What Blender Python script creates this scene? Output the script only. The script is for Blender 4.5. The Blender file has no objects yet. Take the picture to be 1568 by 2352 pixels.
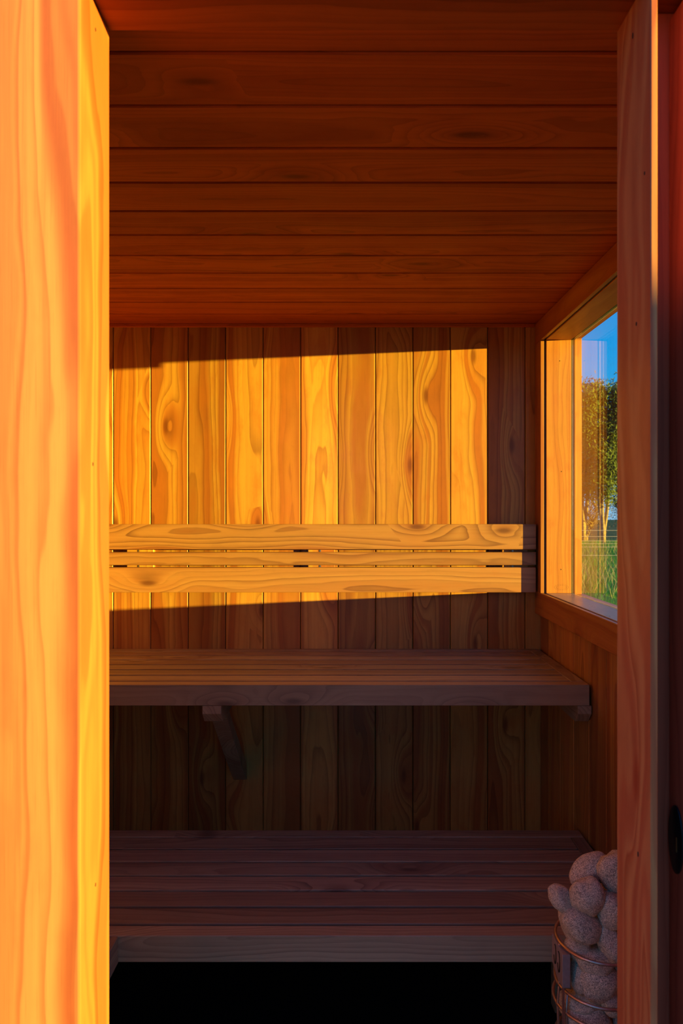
import bpy, bmesh, math, random
from mathutils import Vector, Matrix, noise as mnoise
random.seed(7)
C = bpy.context.scene.collection
S = bpy.context.scene

# ------------------------------------------------------------ camera
CAMZ = 1.39
F = 1600.0                      # focal length in pixels of the 1568 wide frame
cam = bpy.data.cameras.new('camera'); cam_o = bpy.data.objects.new('camera', cam); C.objects.link(cam_o)
cam_o.location = (0, 0, CAMZ); cam_o.rotation_euler = (math.radians(90), 0, 0)
cam.sensor_fit = 'HORIZONTAL'; cam.sensor_width = 24.0; cam.lens = 24.0 * F / 1568
cam.shift_x = -12 / 1568; cam.shift_y = 5 / 1568
cam.clip_start = 0.02; cam.clip_end = 500
cam.dof.use_dof = True; cam.dof.focus_distance = 2.2; cam.dof.aperture_fstop = 9
S.camera = cam_o

# ------------------------------------------------------------ sky, sun, exposure
KX, KZ = 2.25, 0.101            # sun light travels (-KX, 1, -KZ)
w = bpy.data.worlds.new('world'); S.world = w; w.use_nodes = True
nt = w.node_tree; nt.nodes.clear()
tc = nt.nodes.new('ShaderNodeTexCoord'); sp = nt.nodes.new('ShaderNodeSeparateXYZ')
rp = nt.nodes.new('ShaderNodeValToRGB'); bg = nt.nodes.new('ShaderNodeBackground'); wo = nt.nodes.new('ShaderNodeOutputWorld')
nt.links.new(tc.outputs['Generated'], sp.inputs[0]); nt.links.new(sp.outputs['Z'], rp.inputs[0])
nt.links.new(rp.outputs[0], bg.inputs[0]); nt.links.new(bg.outputs[0], wo.inputs[0])
e = rp.color_ramp.elements
e[0].position = 0.0; e[0].color = (0.22, 0.44, 0.66, 1)
e[1].position = 1.0; e[1].color = (0.02, 0.09, 0.42, 1)
x = e.new(0.10); x.color = (0.03, 0.33, 0.66, 1)
x = e.new(0.22); x.color = (0.0, 0.27, 0.66, 1)
x = e.new(0.5); x.color = (0.04, 0.19, 0.62, 1)
bg.inputs[1].default_value = 1.6
# warm sunset glow low around the sun's own direction
dt = nt.nodes.new('ShaderNodeVectorMath'); dt.operation = 'DOT_PRODUCT'; dt.inputs[1].default_value = Vector((KX, -1, .12)).normalized()
mr_ = nt.nodes.new('ShaderNodeMapRange'); mr_.interpolation_type = 'SMOOTHSTEP'; mr_.inputs[1].default_value = .78; mr_.inputs[2].default_value = 1.0
gm = nt.nodes.new('ShaderNodeMix'); gm.data_type = 'RGBA'; gm.inputs[7].default_value = (1.1, .52, .42, 1)
nt.links.new(tc.outputs['Generated'], dt.inputs[0]); nt.links.new(dt.outputs['Value'], mr_.inputs[0]); nt.links.new(mr_.outputs[0], gm.inputs[0])
nt.links.new(rp.outputs[0], gm.inputs[6]); nt.links.new(gm.outputs[2], bg.inputs[0])
sun = bpy.data.lights.new('sun', 'SUN'); so = bpy.data.objects.new('sun', sun); C.objects.link(so)
sun.energy = 17.5; sun.color = (1.0, 0.70, 0.075); sun.angle = math.radians(0.5)
so.rotation_euler = Vector((-KX, 1, -KZ)).to_track_quat('-Z', 'Y').to_euler()
so.location = (20, -9, 3)
S.view_settings.view_transform = 'Standard'; S.view_settings.look = 'None'
S.view_settings.gamma = 1; S.view_settings.use_curve_mapping = False
S.view_settings.exposure = 0.0
S.cycles.max_bounces = 12; S.cycles.diffuse_bounces = 8; S.cycles.transparent_max_bounces = 24
S.cycles.sample_clamp_indirect = 6

# ------------------------------------------------------------ helpers
def at(px, py, Y):
    return Vector(((px - 796) / F * Y, Y, CAMZ - (py - 1181) / F * Y))

def tag(o, label=None, cat=None, group=None, kind=None):
    if label: o['label'] = label
    if cat: o['category'] = cat
    if group: o['group'] = group
    if kind: o['kind'] = kind
    return o

def thing(name, label, cat, loc=(0, 0, 0), group=None, kind=None):
    o = bpy.data.objects.new(name, None); C.objects.link(o); o.location = loc
    o.empty_display_size = 0.05
    return tag(o, label, cat, group, kind)

def obj(name, bm, mat, parent=None, smooth=False):
    me = bpy.data.meshes.new(name)
    bm.normal_update(); bm.to_mesh(me); bm.free()
    if smooth: me.polygons.foreach_set('use_smooth', [True] * len(me.polygons))
    me.materials.append(mat)
    o = bpy.data.objects.new(name, me); C.objects.link(o)
    if parent is not None:
        o.parent = parent
        o.matrix_parent_inverse = Matrix.Translation(-Vector(parent.location)) if parent.type == 'EMPTY' else Matrix()
    return o

class MB:
    """boards in world coordinates; every board carries its own grain coordinates"""
    def __init__(s):
        s.bm = bmesh.new()
        s.gc = s.bm.verts.layers.float_vector.new('gc')
        s.tn = s.bm.verts.layers.float.new('tone')
    def grain(s, verts, axis, dep, tone=None, off=None):
        a = [i for i in (0, 1, 2) if i not in (axis, dep)][0]
        co = [v.co for v in verts]
        mid = [(min(c[i] for c in co) + max(c[i] for c in co)) / 2 for i in range(3)]
        if off is None:
            off = (random.uniform(-.06, .06), random.uniform(.02, .075) * random.choice((-1, 1)), random.uniform(0, 60))
        if tone is None: tone = random.uniform(0, 1)
        for v in verts:
            v[s.gc] = (v.co[a] - mid[a] + off[0], v.co[dep] - mid[dep] + off[1], v.co[axis] + off[2])
            v[s.tn] = tone
    def box(s, x0, x1, y0, y1, z0, z1, axis=0, dep=None, bev=.0012, tone=None, off=None, seg=1, rot=None):
        r = bmesh.ops.create_cube(s.bm, size=1)
        vs = r['verts']
        d = ((x1 - x0), (y1 - y0), (z1 - z0)); c = ((x0 + x1) / 2, (y0 + y1) / 2, (z0 + z1) / 2)
        for v in vs: v.co = Vector((v.co.x * d[0] + c[0], v.co.y * d[1] + c[1], v.co.z * d[2] + c[2]))
        if bev:
            es = list({e for v in vs for e in v.link_edges})
            r = bmesh.ops.bevel(s.bm, geom=es, offset=bev, segments=seg, profile=.5, affect='EDGES')
            vs = list({v for f in r['faces'] for v in f.verts})
        if dep is None:
            o_ = [i for i in (0, 1, 2) if i != axis]
            dep = o_[0] if abs(d[o_[0]]) < abs(d[o_[1]]) else o_[1]
        s.grain(vs, axis, dep, tone, off)
        if rot:
            for v in vs: v.co = rot @ v.co
        return s
    def poly(s, pts, ax, lo, hi, axis, dep, bev=.0012, tone=None):
        """prism: 2D outline pts in the two axes other than ax, extruded lo..hi along ax"""
        o_ = [i for i in (0, 1, 2) if i != ax]
        def mk(p, h):
            c = [0, 0, 0]; c[ax] = h; c[o_[0]] = p[0]; c[o_[1]] = p[1]; return s.bm.verts.new(c)
        a = [mk(p, lo) for p in pts]; b = [mk(p, hi) for p in pts]
        fs = [s.bm.faces.new(a), s.bm.faces.new(b[::-1])]
        n = len(pts)
        for i in range(n): fs.append(s.bm.faces.new((a[i], b[i], b[(i + 1) % n], a[(i + 1) % n])))
        bmesh.ops.recalc_face_normals(s.bm, faces=fs)
        vs = a + b
        if bev:
            es = list({e for v in vs for e in v.link_edges})
            r = bmesh.ops.bevel(s.bm, geom=es, offset=bev, segments=1, profile=.5, affect='EDGES')
            vs = list({v for f in r['faces'] for v in f.verts})
        s.grain(vs, axis, dep, tone)
        return s
    def done(s, name, mat, parent=None): return obj(name, s.bm, mat, parent)

def tube(pts, r, closed=False, seg=8, bm=None):
    bm = bm or bmesh.new()
    pts = [Vector(p) for p in pts]; n = len(pts); rings = []
    rr = r if isinstance(r, (list, tuple)) else [r] * n
    prev = None
    for i, p in enumerate(pts):
        if closed: t = (pts[(i + 1) % n] - pts[i - 1]).normalized()
        else: t = (pts[min(i + 1, n - 1)] - pts[max(i - 1, 0)]).normalized()
        if prev is None:
            u = t.orthogonal().normalized()
        else:
            u = (prev - t * prev.dot(t)).normalized()
        prev = u; v = t.cross(u)
        rings.append([bm.verts.new(p + (u * math.cos(2 * math.pi * k / seg) + v * math.sin(2 * math.pi * k / seg)) * rr[i]) for k in range(seg)])
    for i in range(n if closed else n - 1):
        A, B = rings[i], rings[(i + 1) % n]
        sh = 0
        if closed and i == n - 1:
            sh = min(range(seg), key=lambda q: sum((A[k].co - B[(k + q) % seg].co).length for k in range(seg)))
        for k in range(seg):
            bm.faces.new((A[k], A[(k + 1) % seg], B[(k + 1 + sh) % seg], B[(k + sh) % seg]))
    if not closed:
        bm.faces.new(rings[0][::-1]); bm.faces.new(rings[-1])
    return bm

def disc(center, normal, r, t=.0006, seg=10, sx=1, sy=1, bm=None):
    bm = bm or bmesh.new()
    q = Vector(normal).to_track_quat('Z', 'Y').to_matrix().to_4x4()
    m = Matrix.Translation(center) @ q @ Matrix.Diagonal((sx, sy, 1, 1))
    bmesh.ops.create_cone(bm, cap_ends=True, segments=seg, radius1=r, radius2=r, depth=t, matrix=m)
    return bm

# ------------------------------------------------------------ materials
class NT:
    def __init__(s, name):
        s.m = bpy.data.materials.new(name); s.m.use_nodes = True; s.t = s.m.node_tree; s.t.nodes.clear()
        s.out = s.n('ShaderNodeOutputMaterial')
    def n(s, typ, **kw):
        x = s.t.nodes.new(typ)
        for k, v in kw.items(): setattr(x, k, v)
        return x
    def put(s, sock, v):
        if hasattr(v, 'is_linked') or isinstance(v, bpy.types.NodeSocket): s.t.links.new(v, sock)
        elif v is not None: sock.default_value = v
    def math(s, op, a, b=None, c=None, clamp=False):
        x = s.n('ShaderNodeMath', operation=op, use_clamp=clamp)
        s.put(x.inputs[0], a); s.put(x.inputs[1], b); s.put(x.inputs[2], c)
        return x.outputs[0]
    def vm(s, op, a, b=None):
        x = s.n('ShaderNodeVectorMath', operation=op)
        s.put(x.inputs[0], a); s.put(x.inputs[1], b)
        return x.outputs[0]
    def mix(s, f, a, b, mode='MIX'):
        x = s.n('ShaderNodeMix', data_type='RGBA', blend_type=mode)
        s.put(x.inputs[0], f); s.put(x.inputs[6], a); s.put(x.inputs[7], b)
        return x.outputs[2]
    def noise(s, vec, scale=1, detail=2, rough=.5):
        x = s.n('ShaderNodeTexNoise'); s.put(x.inputs['Vector'], vec)
        x.inputs['Scale'].default_value = scale; x.inputs['Detail'].default_value = detail; x.inputs['Roughness'].default_value = rough
        return x
    def mr(s, v, a, b, c=0, d=1, smooth=False):
        x = s.n('ShaderNodeMapRange'); x.interpolation_type = 'SMOOTHSTEP' if smooth else 'LINEAR'
        s.put(x.inputs[0], v)
        for i, q in enumerate((a, b, c, d)): s.put(x.inputs[1 + i], q)
        return x.outputs[0]
    def bsdf(s, col, rough=.5, metal=0, bump=None, bstr=.2, bdist=.001, spec=.5):
        b = s.n('ShaderNodeBsdfPrincipled'); s.put(b.inputs['Base Color'], col); s.put(b.inputs['Roughness'], rough)
        b.inputs['Metallic'].default_value = metal; b.inputs['Specular IOR Level'].default_value = spec
        if bump is not None:
            bp = s.n('ShaderNodeBump'); bp.inputs['Strength'].default_value = bstr; bp.inputs['Distance'].default_value = bdist
            s.put(bp.inputs['Height'], bump); s.put(b.inputs['Normal'], bp.outputs[0])
        s.t.links.new(b.outputs[0], s.out.inputs[0]); return b

def wood(name, light, mid, dark, ring=.011, rough=.42, late=.55, knots=.55, spec=.4, warp=.05, mott=.35, tvar=(.72, 1.12)):
    s = NT(name)
    at_ = s.n('ShaderNodeAttribute', attribute_name='gc').outputs['Vector']
    tn = s.n('ShaderNodeAttribute', attribute_name='tone').outputs['Fac']
    w1 = s.noise(s.vm('MULTIPLY', at_, (7, 7, 1.5)), 1, 2.5, .5).outputs['Color']
    w2 = s.noise(s.vm('MULTIPLY', at_, (30, 30, 7)), 1, 2, .5).outputs['Color']
    d1 = s.vm('MULTIPLY', s.vm('SUBTRACT', w1, (.5, .5, .5)), (warp, warp * 1.6, 0))
    d2 = s.vm('MULTIPLY', s.vm('SUBTRACT', w2, (.5, .5, .5)), (.007, .007, 0))
    p = s.vm('ADD', s.vm('ADD', at_, d1), d2)
    xy = s.vm('MULTIPLY', p, (1, 1, 0))
    ln = s.n('ShaderNodeVectorMath', operation='LENGTH'); s.put(ln.inputs[0], xy); r = ln.outputs['Value']
    # knots: far apart feature points that bend the rings
    vo = s.n('ShaderNodeTexVoronoi', voronoi_dimensions='2D'); vo.inputs['Scale'].default_value = 1
    sepg = s.n('ShaderNodeSeparateXYZ'); s.put(sepg.inputs[0], at_)
    cb = s.n('ShaderNodeCombineXYZ'); s.put(cb.inputs[0], s.math('MULTIPLY', sepg.outputs[0], 7.0)); s.put(cb.inputs[1], s.math('MULTIPLY', sepg.outputs[2], 2.3))
    s.put(vo.inputs['Vector'], cb.outputs[0])
    sc = s.n('ShaderNodeSeparateColor'); s.put(sc.inputs[0], vo.outputs['Color'])
    gate = s.math('LESS_THAN', sc.outputs[0], knots)
    kd = s.math('MULTIPLY', s.mr(vo.outputs['Distance'], .0, .42, 1, 0, True), gate)
    r2 = s.math('ADD', r, s.math('MULTIPLY', kd, .045))
    sr = s.math('DIVIDE', r2, ring)
    fr = s.math('FRACT', sr)
    lw = s.math('POWER', fr, 2.6)
    lw = s.math('MULTIPLY', lw, s.mr(fr, .93, 1, 1, 0, True))
    cell = s.math('FLOOR', sr)
    wn = s.n('ShaderNodeTexWhiteNoise', noise_dimensions='2D'); cw = s.n('ShaderNodeCombineXYZ')
    s.put(cw.inputs[0], cell); s.put(cw.inputs[1], tn); s.put(wn.inputs['Vector'], cw.outputs[0])
    lw = s.math('MULTIPLY', lw, s.mr(wn.outputs['Value'], 0, 1, .15, 1))
    # broad bands of heart and sap wood
    nb = s.noise(None, 1, 1.5, .5); cbn = s.n('ShaderNodeCombineXYZ'); s.put(cbn.inputs[0], s.math('MULTIPLY', r2, 34)); s.put(cbn.inputs[1], s.math('MULTIPLY', tn, 37)); s.put(nb.inputs['Vector'], cbn.outputs[0])
    broad = s.mr(nb.outputs['Fac'], .38, .64, 0, 1, True)
    fib = s.noise(s.vm('MULTIPLY', at_, (520, 520, 9)), 1, 3, .6).outputs['Fac']
    stk = s.noise(s.vm('MULTIPLY', at_, (90, 90, 1.6)), 1, 3, .55).outputs['Fac']
    mo = s.noise(s.vm('MULTIPLY', at_, (16, 16, 7)), 1, 5, .66).outputs['Fac']
    c = s.mix(broad, light, mid)
    c = s.mix(s.math('MULTIPLY', s.mr(mo, .45, .72, 0, 1, True), mott), c, mid)
    c = s.mix(s.math('MULTIPLY', s.mr(stk, .45, .75), .35), c, mid)
    c = s.mix(s.math('MULTIPLY', lw, late), c, dark)
    kc = s.math('MULTIPLY', s.mr(vo.outputs['Distance'], .02, .10, 1, 0, True), gate)
    c = s.mix(s.math('MULTIPLY', kc, .75), c, dark)
    c = s.mix(s.math('MULTIPLY', s.mr(fib, .56, .75), .28), c, dark)
    val = s.mr(tn, 0, 1, *tvar)
    val = s.math('MULTIPLY', val, s.mr(mo, .3, .7, .9, 1.1))
    c = s.vm('SCALE', c, None); c.node.inputs[0].is_linked
    s.put(c.node.inputs['Scale'], val)
    hgt = s.math('ADD', s.math('MULTIPLY', fib, .5), s.math('MULTIPLY', lw, -.35))
    s.bsdf(c, s.mr(mo, .3, .7, rough + .08, rough - .06), 0, hgt, .25, .0008, spec)
    return s.m

W_WALL = wood('oiled_wall_boards', (.63, .315, .070, 1), (.43, .14, .032, 1), (.17, .045, .014, 1), ring=.014, late=.8, rough=.34, spec=.35, mott=.6, tvar=(.6, 1.12))
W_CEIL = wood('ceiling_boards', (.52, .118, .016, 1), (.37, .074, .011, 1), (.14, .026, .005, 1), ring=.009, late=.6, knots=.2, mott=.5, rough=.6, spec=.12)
W_POST = wood('door_post_timber', (.62, .30, .10, 1), (.42, .115, .042, 1), (.32, .05, .018, 1), ring=.030, late=.9, knots=.3, warp=.14, mott=.25, tvar=(.9, 1.05), spec=.2)
W_DOOR = wood('red_door_timber', (.55, .11, .05, 1), (.42, .075, .032, 1), (.28, .04, .018, 1), ring=.016, late=.7, knots=.1, spec=.15, tvar=(.8, 1.05))  # redder timber colour for the door leaf and rebate
W_BENCH = wood('bench_timber', (.46, .34, .19, 1), (.35, .225, .125, 1), (.12, .065, .04, 1), ring=.010, late=.8, knots=.3, rough=.42, spec=.45)
W_REST = wood('backrest_timber', (.42, .205, .09, 1), (.30, .11, .042, 1), (.10, .03, .014, 1), ring=.014, late=.85, knots=.4)
W_FRAME = wood('window_frame_timber', (.47, .200, .045, 1), (.34, .10, .022, 1), (.18, .04, .012, 1), ring=.008, late=.45, knots=.1, mott=.7)
W_SILL = wood('sky_sheen_sill_timber', (.42, .34, .30, 1), (.33, .25, .22, 1), (.20, .13, .11, 1), ring=.008, late=.4, knots=.1, rough=.30, spec=.6)  # greyer colour puts the sky's sheen into the sill wood

def plain(name, col, rough=.5, metal=0, nscale=60, var=.2, bump=.0, spec=.5):
    s = NT(name); tcx = s.n('ShaderNodeTexCoord').outputs['Object']
    nz = s.noise(tcx, nscale, 3, .6).outputs['Fac']
    d = tuple(c * (1 - var) for c in col[:3]) + (1,); l = tuple(min(1, c * (1 + var)) for c in col[:3]) + (1,)
    s.bsdf(s.mix(s.mr(nz, .3, .7), d, l), rough, metal, nz if bump else None, bump, .001, spec)
    return s.m
M_SEAL = plain('dark_rubber_seal', (.02, .016, .014), .6)
M_BLACK = plain('black_metal', (.012, .011, .012), .35, .6)
M_HOLE = plain('nail_hole', (.02, .012, .008), .8)
M_SCREW = plain('zinc_screw', (.45, .40, .34), .35, .9)
M_STEEL = plain('brushed_heater_steel', (.55, .36, .26), .36, .85, 200, .12)
M_BOX = plain('satin_painted_steel', (.34, .26, .22), .45, .2, 200, .1)
M_BEAD = plain('pale_glazing_bead', (.55, .5, .47), .45)
M_BRASS = plain('brass', (.5, .33, .12), .35, .9)

s = NT('black_rubber_floor'); tcx = s.n('ShaderNodeTexCoord').outputs['Object']
sp1 = s.noise(tcx, 260, 2, .5).outputs['Fac']; sp2 = s.noise(tcx, 55, 2, .5).outputs['Fac']
s.bsdf(s.mix(s.mr(sp1, .71, .76), (.0045, .0042, .0042, 1), (.10, .09, .08, 1)), .85, 0, sp2, .2, .002, .15); M_FLOOR = s.m

s = NT('heater_stone'); tcx = s.n('ShaderNodeTexCoord').outputs['Object']
oi = s.n('ShaderNodeObjectInfo').outputs['Random']
n1 = s.noise(tcx, 24, 3, .8).outputs['Fac']; n2 = s.noise(tcx, 5, 3, .7).outputs['Fac']; n3 = s.noise(tcx, 1, 2, .5).outputs['Fac']
c = s.mix(s.mr(n1, .43, .55), (.17, .13, .09, 1), (.95, .78, .52, 1))
c = s.mix(s.math('MULTIPLY', s.mr(n2, .5, .66), .55), c, (.16, .12, .10, 1))
s.bsdf(c, .7, 0, n1, .5, .002, .3); M_STONE = s.m

# clear pane: transparent with an angle dependent mirror reflection at each surface
s = NT('window_glass')
lw = s.n('ShaderNodeLayerWeight'); lw.inputs['Blend'].default_value = .5
f5 = s.math('POWER', lw.outputs['Facing'], 5.0); fr = s.math('MULTIPLY_ADD', f5, .95, .045)
tr = s.n('ShaderNodeBsdfTransparent'); tr.inputs[0].default_value = (.97, .99, .98, 1)
gl = s.n('ShaderNodeBsdfGlossy'); gl.inputs['Roughness'].default_value = 0.0; gl.inputs[0].default_value = (1, 1, 1, 1)
ms = s.n('ShaderNodeMixShader'); s.put(ms.inputs[0], fr); s.t.links.new(tr.outputs[0], ms.inputs[1]); s.t.links.new(gl.outputs[0], ms.inputs[2])
s.t.links.new(ms.outputs[0], s.out.inputs[0]); M_GLASS = s.m

s = NT('meadow_ground'); tcx = s.n('ShaderNodeTexCoord').outputs['Object']
n1 = s.noise(tcx, .6, 4, .6).outputs['Fac']; n2 = s.noise(tcx, 14, 4, .6).outputs['Fac']
c = s.mix(s.mr(n1, .4, .65), (.05, .16, .03, 1), (.20, .22, .06, 1)); c = s.mix(s.mr(n2, .4, .7), c, (.03, .09, .02, 1))
s.bsdf(c, .9, 0, n2, .5, .05, .1); M_GROUND = s.m

def leafmat(name, a, b, sc=1.2):
    s = NT(name); tcx = s.n('ShaderNodeTexCoord').outputs['Object']
    n1 = s.noise(tcx, sc, 3, .6).outputs['Fac']; n2 = s.noise(tcx, 23, 2, .6).outputs['Fac']
    c = s.mix(s.mr(n1, .35, .65), a, b); c = s.mix(s.mr(n2, .4, .7, 0, .5), c, tuple(min(1, q * 1.7) for q in b[:3]) + (1,))
    b_ = s.bsdf(c, .6, 0, None, spec=.2)
    tl = s.n('ShaderNodeBsdfTranslucent'); s.put(tl.inputs[0], c)
    ms = s.n('ShaderNodeMixShader'); ms.inputs[0].default_value = .35
    s.t.links.new(b_.outputs[0], ms.inputs[1]); s.t.links.new(tl.outputs[0], ms.inputs[2]); s.t.links.new(ms.outputs[0], s.out.inputs[0])
    return s.m
M_LEAF = leafmat('olive_green_foliage', (.05, .11, .022, 1), (.17, .22, .05, 1))
M_LEAF2 = leafmat('russet_foliage', (.12, .085, .04, 1), (.20, .13, .07, 1))
M_GRASS = leafmat('tall_grass', (.012, .24, .05, 1), (.06, .32, .06, 1), .8)
M_STALK = leafmat('pale_seed_stalks', (.35, .30, .16, 1), (.5, .42, .24, 1))
M_BARK = plain('tree_bark', (.30, .22, .12), .85, 0, 12, .4, .4)  # brown bark colour, varied by noise
M_WIRE = plain('fence_wire', (.6, .57, .52), .4, .4)
M_POSTW = plain('weathered_fence_post', (.30, .25, .19), .85, 0, 10, .3, .3)

# ------------------------------------------------------------ setting: the cabin
YB = 2.419; XR = .672; XL = -1.0; YF0, YF1 = .80, .90; HC = CAMZ + .659
XC = .6517; YJ = 2.345; WT = CAMZ + .587; WB = CAMZ - .266; YN = 1.22   # window
XO = .791                                                               # outer face of the right wall

# back wall: vertical boards of 130 mm cover with V joints
b = MB(); W = .13; x0 = (260 - 796) / 661.5
for i in range(-4, 12):
    a, c_ = x0 + i * W + .0011, x0 + (i + 1) * W - .0011
    a = max(a, XL - .02); c_ = min(c_, XR + .02)
    if c_ - a < .01: continue
    b.box(a, c_, YB, YB + .018, 0, HC + .02, axis=2, dep=1, bev=.0022)
b.box(XL - .1, XO, YB + .022, YB + .12, -.05, HC + .1, axis=2, dep=1, tone=0)
tag(b.done('wall_back', W_WALL), kind='structure')

# ceiling boards, run across the room
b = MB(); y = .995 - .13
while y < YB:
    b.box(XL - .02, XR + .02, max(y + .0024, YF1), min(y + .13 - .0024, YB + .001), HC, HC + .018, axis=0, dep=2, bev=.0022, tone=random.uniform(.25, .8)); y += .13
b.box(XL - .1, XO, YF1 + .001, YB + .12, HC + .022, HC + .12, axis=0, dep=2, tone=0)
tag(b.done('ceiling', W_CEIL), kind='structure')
# narrow cornice where ceiling meets the back wall
b = MB(); b.box(XL, XC, YB - .009, YB - .0002, HC - .011, HC - .0003, axis=0)
tag(b.done('trim_1', W_CEIL), kind='structure')

# left wall
b = MB(); y = YF1
while y < YB - .01:
    b.box(XL - .018, XL, y + .0011, min(y + .13, YB) - .0011, 0, HC, axis=2, dep=0, bev=.0022); y += .13
b.box(XL - .12, XL - .022, YF0, YB, -.05, HC, axis=2, dep=0, tone=0)
tag(b.done('wall_left', W_WALL), kind='structure')

# right wall around the window
b = MB(); CW = .07
zs = [y for y in [2.194 + .13 * k for k in range(-11, 3)]]
ed = [YF1] + [y for y in zs if YF1 + .01 < y < YB - .01] + [YB]
for a, c_ in zip(ed[:-1], ed[1:]):
    t = random.uniform(0, .8); of = (random.uniform(-.05, .05), random.uniform(.02, .07), random.uniform(0, 60))
    b.box(XR, XR + .016, a + .001, c_ - .001, 0, WB - .02, axis=2, dep=0, bev=.002, tone=t, off=of)
    b.box(XR, XR + .016, a + .001, c_ - .001, WT + .02, HC, axis=2, dep=0, bev=.002, tone=t, off=of)
    if c_ <= YN - .0: b.box(XR, XR + .016, a + .001, c_ - .001, WB - .02, WT + .02, axis=2, dep=0, bev=.002, tone=t, off=of)
    elif a < YN - .03: b.box(XR, XR + .016, a + .001, YN - .02, WB - .02, WT + .02, axis=2, dep=0, bev=.002, tone=t, off=of)
b.box(XR, XR + .016, YJ + .02, YB, WB - .02, WT + .02, axis=2, dep=0, tone=.3)
o_ = .02
for (ya, yb_, za, zb_) in ((YF0, YB + .12, -.05, WB - o_), (YF0, YB + .12, WT + o_, HC + .02), (YF0, YN - o_, WB - o_, WT + o_), (YJ + o_, YB + .12, WB - o_, WT + o_)):
    b.box(XR + .017, XO - .003, ya, yb_, za, zb_, axis=2, dep=0, tone=.5)
tag(b.done('wall_right', W_WALL), kind='structure')

# window
win = thing('window_1', None, None, (XR, (YJ + YN) / 2, WB), kind='structure')
def ring_frame(b, xa, xb, ins, wid, tone=None, bev=.001):
    """four boards round the opening between xa..xb; the opening is grown by ins; boards are wid wide"""
    ya, yb_, za, zb_ = YN - ins, YJ + ins, WB - ins, WT + ins
    b.box(xa, xb, yb_, yb_ + wid, za, zb_, axis=2, bev=bev, tone=tone, dep=1 if wid < .03 else 0)
    b.box(xa, xb, ya - wid, ya, za, zb_, axis=2, bev=bev, tone=tone)
    b.box(xa, xb, ya - wid, yb_ + wid, zb_, zb_ + wid, axis=1, bev=bev, tone=tone)
    b.box(xa, xb, ya - wid, yb_ + wid, za - wid, za, axis=1, bev=bev, tone=tone)
b = MB(); xa, xb = XC, .664
b.box(xa, xb, YJ, YJ + CW, WB, WT, axis=2, tone=.5); b.box(xa, xb, YN - CW, YN, WB, WT, axis=2)
b.box(xa, xb, YN - CW, YJ + CW, WT, WT + .0705, axis=1, tone=.4); b.box(xa, xb, YN - CW, YJ + CW, WB - .077, WB, axis=1, tone=.5)
b.done('casing', W_FRAME, win)
b = MB(); ring_frame(b, .664, .6715, .004, .06, bev=0); b.done('shadow_gap', M_SEAL, win)
b = MB(); ya, yb_ = YN, YJ
b.box(.6715, .756, YJ, YJ + .019, WB, WT, axis=2, dep=1, tone=.9); b.box(.6715, .756, YN - .019, YN, WB, WT, axis=2, tone=.8)
b.box(.6715, .756, YN - .019, YJ + .019, WT, WT + .019, axis=1, tone=.7); b.done('liner', W_FRAME, win)
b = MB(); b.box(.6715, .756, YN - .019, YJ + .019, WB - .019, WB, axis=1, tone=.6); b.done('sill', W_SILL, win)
b = MB(); ring_frame(b, .756, .7665, .0025, .016, bev=0); b.done('seal', M_SEAL, win)
b = MB(); ya, yb_ = YN, YJ
b.box(.7665, XO, YJ, YJ + .02, WB - .004, WT + .02, axis=2, tone=1); b.box(.7665, XO, YN - .02, YN, WB - .004, WT + .02, axis=2)
b.box(.7665, XO, YN - .02, YJ + .02, WT + .0045, WT + .03, axis=1); b.box(.7665, XO + .01, YN - .02, YJ + .02, WB - .03, WB - .004, axis=1)
b.done('outer_frame', W_FRAME, win)
b = MB(); b.box(.7670, .7695, YN, YJ, WT + .001, WT + .0045, axis=1, bev=0); b.done('glazing_bead', M_BEAD, win)
b = MB(); b.box(.758, .764, YN - .001, YJ + .001, WB - .001, WT + .001, bev=0); b.done('pane', M_GLASS, win)
# unseen board added outside the near head to step the sun patch's top edge
b = MB(); b.box(XO + .001, XO + .02, YN - .1, 1.774, WT - .014, WT + .05, axis=1); b.done('shade_board', W_FRAME, win)
# nails and the maker's dotted oval in the far jamb
bm = bmesh.new()
for px, py in ((1285, 829), (1289, 1083), (1288, 1308)):
    p = at(px, py, YJ); disc((p.x, YJ - .0001, p.z), (0, -1, 0), .0016, bm=bm)
obj('nail_hole', bm, M_HOLE, win)
bm = bmesh.new()
for R_, n_ in ((1, 26), (.72, 18)):
    for k in range(n_):
        th = 2 * math.pi * k / n_; p = at(1289 + 16 * R_ * math.cos(th), 1349 + 6.5 * R_ * math.sin(th), YJ)
        disc((p.x, YJ - .0001, p.z), (0, -1, 0), .0005, bm=bm, seg=6)
obj('stamped_oval', bm, M_HOLE, win)

# floor
b = MB(); b.box(XL - .05, XR + .05, YF0, YB + .02, -.05, 0, bev=0); tag(b.done('floor', M_FLOOR), kind='structure')

# front wall: solid timber left post, header, right jamb with the sliding door pocket
ZH = CAMZ + .623; XP = -.306
b = MB()
b.box(XP - .16, XP, YF0, YF1, -.05, ZH, axis=2, dep=1, bev=.0028, seg=2, tone=.6, off=(.012, .052, 11.3))
t1 = tag(b.done('trim_2', W_POST), kind='structure')
bm = bmesh.new()
for px, py in ((213, 1066), (219, 2032), (219, 68)):
    Yp = XP * F / (px - 796); p = at(px, py, Yp); disc((XP + .0001, p.y, p.z), (1, 0, 0), .0015, bm=bm, sy=1.6)
obj('nail_hole', bm, M_HOLE, t1)
b = MB(); b.box(XP - .16, XO, YF0, YF1, ZH + .0008, ZH + .14, axis=0, dep=1, bev=.002, tone=.2)
tag(b.done('trim_3', W_CEIL), kind='structure')
b = MB()
b.box(.349, .357, YF0, YF1, -.05, ZH, axis=2, dep=0, bev=.001, tone=.3, off=(.03, .06, 5.1))
t2 = tag(b.done('trim_4', W_POST), kind='structure'); b = MB()
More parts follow.
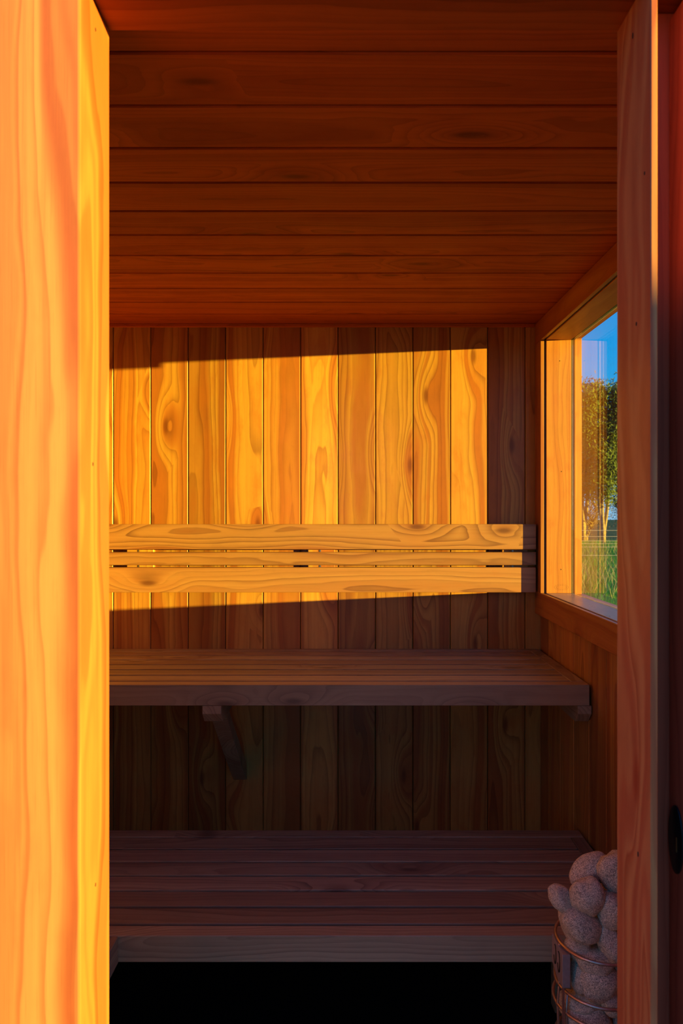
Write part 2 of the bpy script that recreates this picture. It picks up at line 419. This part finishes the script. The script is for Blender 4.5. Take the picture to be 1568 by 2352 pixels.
b.box(.357, .44, .866, YF1, -.05, ZH, axis=2, dep=1, bev=.001, tone=1)
b.box(.3575, .3595, .853, .866, -.05, ZH, axis=2, bev=.0005, tone=.2)
b.box(.374, .381, .860, .866, -.05, ZH, axis=2, bev=.002, tone=.4)
b.done('rebate', W_DOOR, t2)
bm = bmesh.new()
for px, py, e_ in ((1461, 744, 1.6), (1465, 1962, 2.0), (1453, 82, 2.4), (1480, 398, 1.4)):
    Yp = .349 * F / (px - 796); p = at(px, py, Yp); disc((.3489, p.y, p.z), (-1, 0, 0), .0016, bm=bm, sy=e_)
obj('nail_hole', bm, M_HOLE, t2)
b = MB()
for xa, xb, tn_ in ((.405, .66, .6), (.662, XO, .2)): b.box(xa, xb, YF0, .822, -.05, ZH, axis=2, dep=1, tone=tn_)
b.box(.44, XO, .872, YF1, -.05, ZH, axis=2, dep=1, tone=.4)
x = XP - .162
while x > XL - .1:
    b.box(x - .13, x - .002, YF0 + .02, YF1 - .001, -.05, ZH + .1405, axis=2, dep=1); x -= .13
b.box(XL - .12, XO, YF0 - .018, YF1 - .0005, ZH + .141, HC + .14, axis=0, dep=1)
tag(b.done('wall_front', W_POST), kind='structure')

# sliding door leaf inside the pocket, its edge with the oval latch
door = thing('door_1', None, None, (.40, .845, 0), kind='structure')
b = MB(); b.box(.40, .50, .826, .8645, .005, ZH - .01, axis=2, dep=1, tone=1, off=(.02, .05, 3)); b.box(.502, XO - .05, .83, .86, .005, ZH - .01, axis=2, dep=1)
b.done('leaf', W_DOOR, door)
bm = disc((.3992, .8450, .9955), (-1, 0, 0), .0182, .0028, 40, 1, 1)
for v in bm.verts: v.co.z = .9955 + (v.co.z - .9955) * 2.25
bmesh.ops.bevel(bm, geom=[e for e in bm.edges], offset=.0005, segments=1, affect='EDGES')
lt = obj('latch_plate', bm, M_BLACK, door, True)
b = MB(); b.box(.3974, .399, .8395, .8415, .982, 1.0, bev=0); b.done('latch_slot', M_BRASS, door)

# ------------------------------------------------------------ benches
def seat_boards(ya, yb_, n, xa, xb, zt, th=.022):
    b = MB(); st = (yb_ - ya) / n
    for i in range(n): b.box(xa, xb, ya + i * st + .0047, ya + (i + 1) * st - .0047, zt - th, zt, axis=0, dep=2, bev=.0009)
    return b
XE = .664
def bench_parts(t, yf, yfi, ybi, yb_, zt, xa, bearers, n=6):
    b = MB(); b.box(xa, XE, yf, yfi - .003, zt - .057, zt, axis=0, dep=1, bev=.0014, tone=.6); b.done('front_rail', W_BENCH, t)
    b = MB(); b.box(xa, XE, ybi + .003, yb_, zt - .057, zt, axis=0, dep=1, bev=.0014, tone=.5); b.done('back_rail', W_BENCH, t)
    b = MB(); b.box(.627, XE, yfi, ybi, zt - .057, zt, axis=1, dep=2, bev=.0014, tone=.4); b.done('end_rail', W_BENCH, t)
    seat_boards(yfi, ybi, n, xa, .6255, zt).done('seat', W_BENCH, t)
    for xb_ in bearers:
        b = MB(); b.box(xb_ - .02, xb_ + .02, yfi, ybi, zt - .056, zt - .0225, axis=1); b.done('cross_rail', W_BENCH, t)
ZU = CAMZ - .467; ZL = CAMZ - .905
ub = thing('sauna_bench', 'high slatted timber bench right below the backrest on the back wall', 'bench', (-.17, 2.17, ZU - .057), 'slatted sauna benches')
bench_parts(ub, 1.905, 1.948, 2.378, 2.417, ZU, XL + .004, (-.369,))
def bearer(xa, xb):
    zb = ZU - .0575; b = MB()
    b.poly([(1.905, zb), (2.418, zb), (2.418, zb - .05), (1.932, zb - .05), (1.905, zb - .022)], 0, xa, xb, 1, 0)
    b.done('bearer', W_BENCH, ub)
bearer(.632, .670); bearer(-.395, -.343)
b = MB()
b.poly([(2.00, ZU - .108), (2.052, ZU - .108), (2.418, ZU - .40), (2.418, ZU - .455), (2.395, ZU - .44)], 0, -.393, -.347, 2, 0)
b.done('brace', W_BENCH, ub)
lb = thing('sauna_bench', 'low slatted timber step bench in front, nearest the black floor', 'bench', (0, 1.745, 0), 'slatted sauna benches')
bench_parts(lb, 1.495, 1.535, 1.951, 1.995, ZL, XL + .004, (-.2, .25))
for (xx, yy) in ((.60, 1.96), (-.7, 1.96), (.60, 1.90), (-.7, 1.90)):
    b = MB(); b.box(xx - .02, xx + .02, yy - .02, yy + .02, 0, ZL - .0575, axis=2); b.done('leg', W_BENCH, lb)
# bench along the left wall; only the face of its front rail peeps past the door post
sb = thing('side_bench', 'low side bench whose dark rail end peeps out beside the left door post', 'bench', (-.74, 1.45, 0))
b = MB(); b.box(-.53, -.4895, .93, 1.4935, ZL - .057, ZL, axis=1, dep=0, tone=.3); b.done('front_rail', W_BENCH, sb)
b = MB(); b.box(XL + .002, -.96, .93, 1.4935, ZL - .057, ZL, axis=1, dep=0); b.done('back_rail', W_BENCH, sb)
b = MB()
for i in range(6): b.box(-.958 + i * .071 + .002, -.958 + (i + 1) * .071 - .002, .93, 1.4935, ZL - .022, ZL, axis=1, dep=2)
b.done('seat', W_BENCH, sb)
for (xx, yy) in ((-.90, 1.0), (-.56, 1.0), (-.90, 1.4), (-.56, 1.4)):
    b = MB(); b.box(xx - .02, xx + .02, yy - .02, yy + .02, 0, ZL - .023, axis=2); b.done('leg', W_BENCH, sb)

# backrest
br = thing('backrest', 'three board timber backrest mounted across the back wall above the benches', 'backrest', (-.17, YB, CAMZ - .15))
YS = 2.369; ppm = F / YS
for k, (ya, yb_) in enumerate(((1204, 1262), (1268.5, 1298), (1303.5, 1361))):
    b = MB(); o = .0012 * k
    b.box(XL + .004, (1231 - 796) / ppm, YS + o, YS + .024 + o, CAMZ - (yb_ - 1181) / ppm, CAMZ - (ya - 1181) / ppm, axis=0, dep=1, bev=.0012, tone=(.55, .45, .8)[k],
          off=((-.02, .045, 7), (.03, .055, 21), (.035, .05, 34.2))[k])
    b.done('backrest_board', W_REST, br)
for pa, pb, sx_ in ((291, 352, 318), (707, 768, 735), (1153, 1212, 1177)):
    f_ = 1 / (F / (YB - .0245)); xa, xb = (pa - 796) * f_, (pb - 796) * f_
    b = MB(); b.box(xa, xb, YB - .0235, YB, CAMZ - (1355 - 1181) * f_, CAMZ - (1210 - 1181) * f_, axis=2, dep=1, tone=.9); bt = b.done('batten', W_WALL, br)
    for py in (1265.2, 1300.5): obj('screw', disc(((sx_ - 796) * f_, YB - .024, CAMZ - (py - 1181) * f_), (0, -1, 0), .0034, .0012, 14), M_SCREW, bt)

# ------------------------------------------------------------ heater
HX, HY, HR = .4936, 1.363, .0816
ht = thing('sauna_heater', 'round wire basket heater full of stones behind the right door jamb', 'sauna heater', (HX, HY, 0))
def hoop(h, r, wr=.0032):
    pts = [(HX + r * math.cos(a), HY + r * math.sin(a), CAMZ - h) for a in [2 * math.pi * k / 72 for k in range(72)]]
    return obj('hoop', tube(pts, wr, True, 10), M_STEEL, ht, True)
hoop(.829, .0825); hoop(.9106, .0835); hoop(.948, .0865); hoop(1.03, .083); hoop(1.12, .074)
for k, a in enumerate((3.30, 3.62, 5.4, 6.2, .9, 1.9)):
    prof = [(.829, .0825), (.9106, .0835), (.948, .0865), (1.03, .083), (1.12, .074), (1.16, .05)]
    if k % 2: prof = prof[1:]
    obj('strut', tube([(HX + r_ * math.cos(a), HY + r_ * math.sin(a), CAMZ - h) for h, r_ in prof], .0026, False, 8), M_STEEL, ht, True)
bm = bmesh.new()
bmesh.ops.create_cone(bm, cap_ends=True, segments=40, radius1=.045, radius2=.07, depth=.03, matrix=Matrix.Translation((HX, HY, CAMZ - 1.165)))
obj('dish', bm, M_STEEL, ht)
bm = bmesh.new()
bmesh.ops.create_cone(bm, cap_ends=True, segments=32, radius1=.025, radius2=.025, depth=.21, matrix=Matrix.Translation((HX, HY, .115)))
bmesh.ops.create_cone(bm, cap_ends=True, segments=40, radius1=.10, radius2=.09, depth=.02, matrix=Matrix.Translation((HX, HY, .011)))
obj('foot', bm, M_STEEL, ht)
# box with pressed marks, carried by a strap on the side of the basket
xb0, xb1, yn, yf = .408, .423, 1.318, 1.386
b = MB(); b.poly([(yn, CAMZ - .897), (yn, CAMZ - .834), (yf, CAMZ - .834), (yf, CAMZ - .888), (yn + .03, CAMZ - .90)], 0, xb0, xb1, 2, 0, bev=.0008)
bx = b.done('sensor_box', M_BOX, ht)
bm = bmesh.new()
for cy, hh in ((yn + .022, .019), (yn + .046, .018)):
    cz = CAMZ - .861
    tube([(xb0 - .0003, cy + .007 * math.cos(a), cz + hh * math.sin(a)) for a in [math.pi * (.4 + 1.5 * k / 20) for k in range(21)]], .0013, False, 6, bm)
obj('pressed_mark', bm, M_BLACK, bx)
b = MB(); b.box(xb0, xb0 + .0045, yn, yn + .004, CAMZ - 1.02, CAMZ - .897, bev=.0004); b.done('strap', M_STEEL, ht)

# stones: a handful of shapes, every stone its own object
proto = []
for k in range(6):
    bm = bmesh.new(); bmesh.ops.create_icosphere(bm, subdivisions=4, radius=1)
    sd = Vector((k * 7.3, k * 3.1, k * 5.7))
    for v in bm.verts:
        n_ = v.co.normalized(); r_ = 1 + .26 * mnoise.noise(n_ * .9 + sd) + .06 * mnoise.noise(n_ * 2.2 + sd)
        e_ = 2.12; m_ = (abs(n_.x) ** e_ + abs(n_.y) ** e_ + abs(n_.z) ** e_) ** (-1 / e_)
        v.co = n_ * r_ * m_
    me = bpy.data.meshes.new('heater_stone'); bm.to_mesh(me); bm.free()
    me.polygons.foreach_set('use_smooth', [True] * len(me.polygons)); me.materials.append(M_STONE); proto.append(me)
placed = []
GR = 'stones piled in the heater basket'
def stone(p, sx, sy, sz, rot, label, k=0):
    o = bpy.data.objects.new('heater_stone', proto[k % 6]); C.objects.link(o)
    o.location = p; o.scale = (sx, sy, sz); o.rotation_euler = rot
    tag(o, label, 'stone', GR); placed.append((Vector(p), max(sx, sy, sz))); return o
# px, py, Y, half w px, half h px, depth, roll deg
ST = [
 (1290, 2064, 1.150, 37, 25, .024, 42, 'small oblong stone overhanging the left rim of the heater pile'),
 (1346, 2057, 1.115, 38, 46, .030, 12, 'egg shaped stone at the middle front of the pile, with bluish top'),
 (1357, 2002, 1.190, 54, 32, .028, -38, 'sloping stone near the top, left of the topmost stone'),
 (1412, 2001, 1.150, 42, 48, .032, -8, 'topmost stone, half cut off by the door jamb'),
 (1404, 2092, 1.105, 40, 40, .030, 5, 'round purplish stone against the jamb, just below the topmost stone'),
 (1334, 2123, 1.112, 56, 36, .030, 38, 'large oblong stone slanting across the front above the top hoop'),
 (1404, 2168, 1.098, 31, 46, .026, -16, 'upright oval stone against the jamb crossing the top hoop'),
 (1326, 2176, 1.140, 29, 28, .026, 20, 'small round stone under the slanting oblong one'),
 (1308, 2124, 1.170, 20, 40, .026, -20, 'narrow shaded stone just inside the left of the top hoop'),
 (1366, 2205, 1.122, 46, 34, .030, 4, 'stone right behind the front of the top hoop'),
 (1374, 2256, 1.112, 54, 42, .028, -4, 'broad stone between the top and second hoops'),
 (1330, 2238, 1.145, 22, 42, .024, 6, 'tall narrow stone right of the sensor box'),
 (1405, 2304, 1.105, 28, 26, .022, 10, 'small stone against the jamb just above the second hoop'),
 (1338, 2302, 1.140, 40, 26, .026, -6, 'flat stone partly hidden behind the second hoop'),
 (1354, 2348, 1.118, 52, 40, .028, 0, 'large stone at the bottom edge of the picture'),
 (1316, 2198, 1.24, 22, 34, .022, 8, 'shaded stone behind the sensor box'),
]
for i, (px, py, Y, hw, hh, dp, rl, lab) in enumerate(ST):
    Y = HY + (Y - 1.205) * .55 + .012; hw *= .97; hh *= .97; stone(at(px, py, Y), hw / F * Y, dp, hh / F * Y, (0, math.radians(rl), 0), lab, i)
rs = random.Random(3)
z_ = CAMZ - 1.13; n_back = 0
where = ('at the bottom', 'low', 'just below the middle', 'at middle height', 'above the middle', 'high', 'near the top', 'topmost')
lv = 0; seen_ = {}
while z_ < CAMZ - .72:
    lim = .050
    for q_ in range(7):
        cx, cy = (0, 0) if q_ == 0 else (lim * math.cos(2 * math.pi * q_ / 6 + z_ * 9), lim * math.sin(2 * math.pi * q_ / 6 + z_ * 9))
        p = Vector((HX + cx, HY + cy, z_))
        if any((p - a).length < .047 for a, r_ in placed): continue
        if z_ > CAMZ - .97 and (p.x < HX + .0 or p.y < HY - .03): continue
        sd_ = 'in the core' if q_ == 0 else ('on the wall side' if cx > .03 else ('on the left side' if cx < -.03 else ('at the back' if cy > 0 else 'at the front')))
        lab_ = 'stone deep in the basket, %s %s' % (where[min(lv, 7)], sd_)
        if lab_ in seen_: lab_ += ', nearer the door' if cy < seen_[lab_] else ', nearer the benches'
        seen_[lab_] = cy
        stone(p, .028, .025, .026, (rs.uniform(0, 3), rs.uniform(0, 3), rs.uniform(0, 3)), lab_, rs.randrange(6))
    z_ += .052; lv += 1

# ------------------------------------------------------------ outdoors
bm = bmesh.new(); bmesh.ops.create_grid(bm, x_segments=2, y_segments=2, size=120, matrix=Matrix.Translation((0, 60, -.06)))
tag(obj('ground', bm, M_GROUND), kind='structure')
b = MB()
for i in range(26): b.box(-2.6, 2.2, YF0 - .003 - .125 * (i + 1), YF0 - .007 - .125 * i, -.05, -.02, axis=0)
tag(b.done('deck', W_BENCH), 'timber deck in front of the cabin door', kind='structure')
# tall pole added out of view to put shade on the jamb edge
pl = obj('shade_pole', tube([(8, -2.576, -.1), (8, -2.576, 1.9), (8, -2.576, 2.0)], [.11, .11, .10], False, 20), M_POSTW, None, True)
tag(pl, 'round pole added outside the view to shade the door jamb edge', 'pole')

fn = thing('wire_fence', 'wire fence crossing the meadow in front of the trees', 'fence', (6, 16, -.06))
for z in (1.02, .88, .78, .72, .64, .45):
    obj('wire', tube([(-6, 16, z), (7.4, 16 + .1 * (z - .8), z - .004), (30, 16.2, z)], .0045, False, 6), M_WIRE, fn)
for x in (-6, -1.5, 3.0, 7.4, 12, 16.5, 21, 25.5, 30):
    obj('post', tube([(x, 16.06, -.1), (x, 16.06, 1.12), (x, 16.06, 1.15)], [.05, .05, .04], False, 12), M_POSTW, fn, True)

def blades(name, spots, hmin, hmax, wd, mat, label, seed):
    R = random.Random(seed); vs = []; fs = []
    for (x, y) in spots:
        h = R.uniform(hmin, hmax); a = R.uniform(0, math.pi); dx, dy = math.cos(a) * wd, math.sin(a) * wd
        lx, ly = R.gauss(0, .25) * h, R.gauss(0, .25) * h; i = len(vs)
        vs += [(x - dx, y - dy, -.06), (x + dx, y + dy, -.06), (x + lx * .4 + dx * .7, y + ly * .4 + dy * .7, -.06 + h * .6), (x + lx * .4 - dx * .7, y + ly * .4 - dy * .7, -.06 + h * .6), (x + lx, y + ly, -.06 + h)]
        fs += [(i, i + 1, i + 2, i + 3), (i + 3, i + 2, i + 4)]
    me = bpy.data.meshes.new(name); me.from_pydata(vs, [], fs); me.materials.append(mat)
    o = bpy.data.objects.new(name, me); C.objects.link(o); return tag(o, label, 'grass', kind='stuff')
R = random.Random(5); sp_ = []
for i in range(70000):
    y = 8 + 22 * R.random() ** 1.3; x = y * R.uniform(.29, .46); sp_.append((x, y))
for i in range(16000):
    y = R.uniform(6, 30); x = R.uniform(1.5, 22); sp_.append((x, y))
blades('meadow_grass', sp_, .16, .42, .010, M_GRASS, 'green tall grass growing over the meadow outside the window', 1)
sp_ = [(y * R.uniform(.29, .46), y) for y in [9 + 16 * R.random() for _ in range(1100)]] + [(R.uniform(1.5, 22), R.uniform(6, 30)) for _ in range(1500)]
blades('seed_stalks', sp_, .35, .75, .0045, M_STALK, 'pale dry seed stalks standing above the green meadow grass', 2)

def tree(x, y, h, cr, mat, label, stems, seed, low=.14, name='tree', nl=5200, zg=-.06):
    R = random.Random(seed); t = thing(name, label, 'tree' if name == 'tree' else 'shrub', (x, y, zg), 'trees beyond the meadow fence' if name == 'tree' else 'shrubs behind the trees')
    bm = bmesh.new(); tips = []
    for k in range(stems):
        a = R.uniform(0, 6.28); spread = (.25 + .5 * R.random()) * cr
        if stems == 3: a = (0.1, 3.0, 1.6)[k]; spread = cr * (.55, .45, .2)[k]
        pts = []; rad = []
        for q_ in range(9):
            u = q_ / 8; ww = .05 * math.sin(u * 9 + k)
            u = u; fk = max(0, u - .12) / .88
            pts.append(Vector((x + math.cos(a) * spread * fk ** .8 + ww, y + math.sin(a) * spread * fk + ww, zg + h * .88 * u))); rad.append(.035 * h * (1 - u) ** .8 * .30 + .012)
        tube(pts, rad, False, 8, bm)
        for q_ in range(26):
            u = R.uniform(.3, .98); i = min(7, int(u * 8)); p = pts[i].lerp(pts[i + 1], u * 8 - i)
            aa = R.uniform(0, 6.28); L = cr * R.uniform(.3, .75) * (1.05 - .6 * u)
            d = Vector((math.cos(aa), math.sin(aa), R.uniform(.4, 1.2))).normalized()
            e1 = p + d * L * .5; e2 = e1 + (d + Vector((0, 0, .35))).normalized() * L * .5
            tube([p, e1, e2], [.022, .014, .005], False, 5, bm); tips += [e1, e2, (e1 + e2) / 2]
    obj('trunk', bm, M_BARK, t, True)
    vs = []; fs = []
    for q_ in range(nl):
        tp = R.choice(tips); g = cr * .16
        c_ = tp + Vector((R.gauss(0, g), R.gauss(0, g), R.gauss(0, g * 1.2)))
        if c_.z < zg + h * low: continue
        s_ = R.uniform(.035, .075) * (h / 8) ** .5; n1 = Vector((R.gauss(0, 1), R.gauss(0, 1), R.gauss(0, 1))).normalized(); n2 = n1.orthogonal().normalized()
        i = len(vs); vs += [c_ - n1 * s_ * 1.4, c_ + n2 * s_ * .6, c_ + n1 * s_ * 1.4, c_ - n2 * s_ * .6]; fs.append((i, i + 1, i + 2, i + 3))
    me = bpy.data.meshes.new('foliage'); me.from_pydata([v - Vector((x, y, zg)) for v in vs], [], fs); me.materials.append(mat)
    o = bpy.data.objects.new('foliage', me); C.objects.link(o); o.parent = t
    return t
tree(10.30, 28, 7.2, 1.15, M_LEAF, 'olive green tree with forked pale trunk beyond the fence, centre of the window view', 3, 4, .22, nl=16000)
tree(10.35, 30.5, 8.1, 1.1, M_LEAF2, 'russet sparse tree at the left edge of the window view, left of the forked trunk', 3, 11, .25, nl=11000)
tree(12.0, 29, 7.4, 1.5, M_LEAF, 'dense green tree right of the forked one, mostly behind the door jamb', 4, 12, .12, nl=18000)
tree(8.2, 31, 6.6, 1.4, M_LEAF, 'tree hidden behind the far window jamb', 4, 13)
tree(15.2, 28.5, 7.6, 1.8, M_LEAF, 'tree outside the frame, second to the right of the forked one', 4, 14)
tree(19, 30, 7.0, 1.8, M_LEAF2, 'russet tree outside the frame, farthest to the right', 4, 15)
tree(5, 32, 7.0, 1.8, M_LEAF, 'tree outside the frame to the left of the others', 4, 16)
for i, x in enumerate((6.5, 9.5, 12.4, 15.3, 18.5, 22)):
    tree(x, 36 + .6 * (i % 2), 2.4, 1.9, (M_LEAF2, M_LEAF)[i % 2], 'low %s shrub in the row behind the trees, %s' % (('russet', 'green')[i % 2], ('far left', 'left of the forked trunk', 'right of the forked trunk', 'right of the dense tree', 'second from the right end', 'at the right end')[i]), 5, 30 + i, .02, name='shrub', nl=3500)
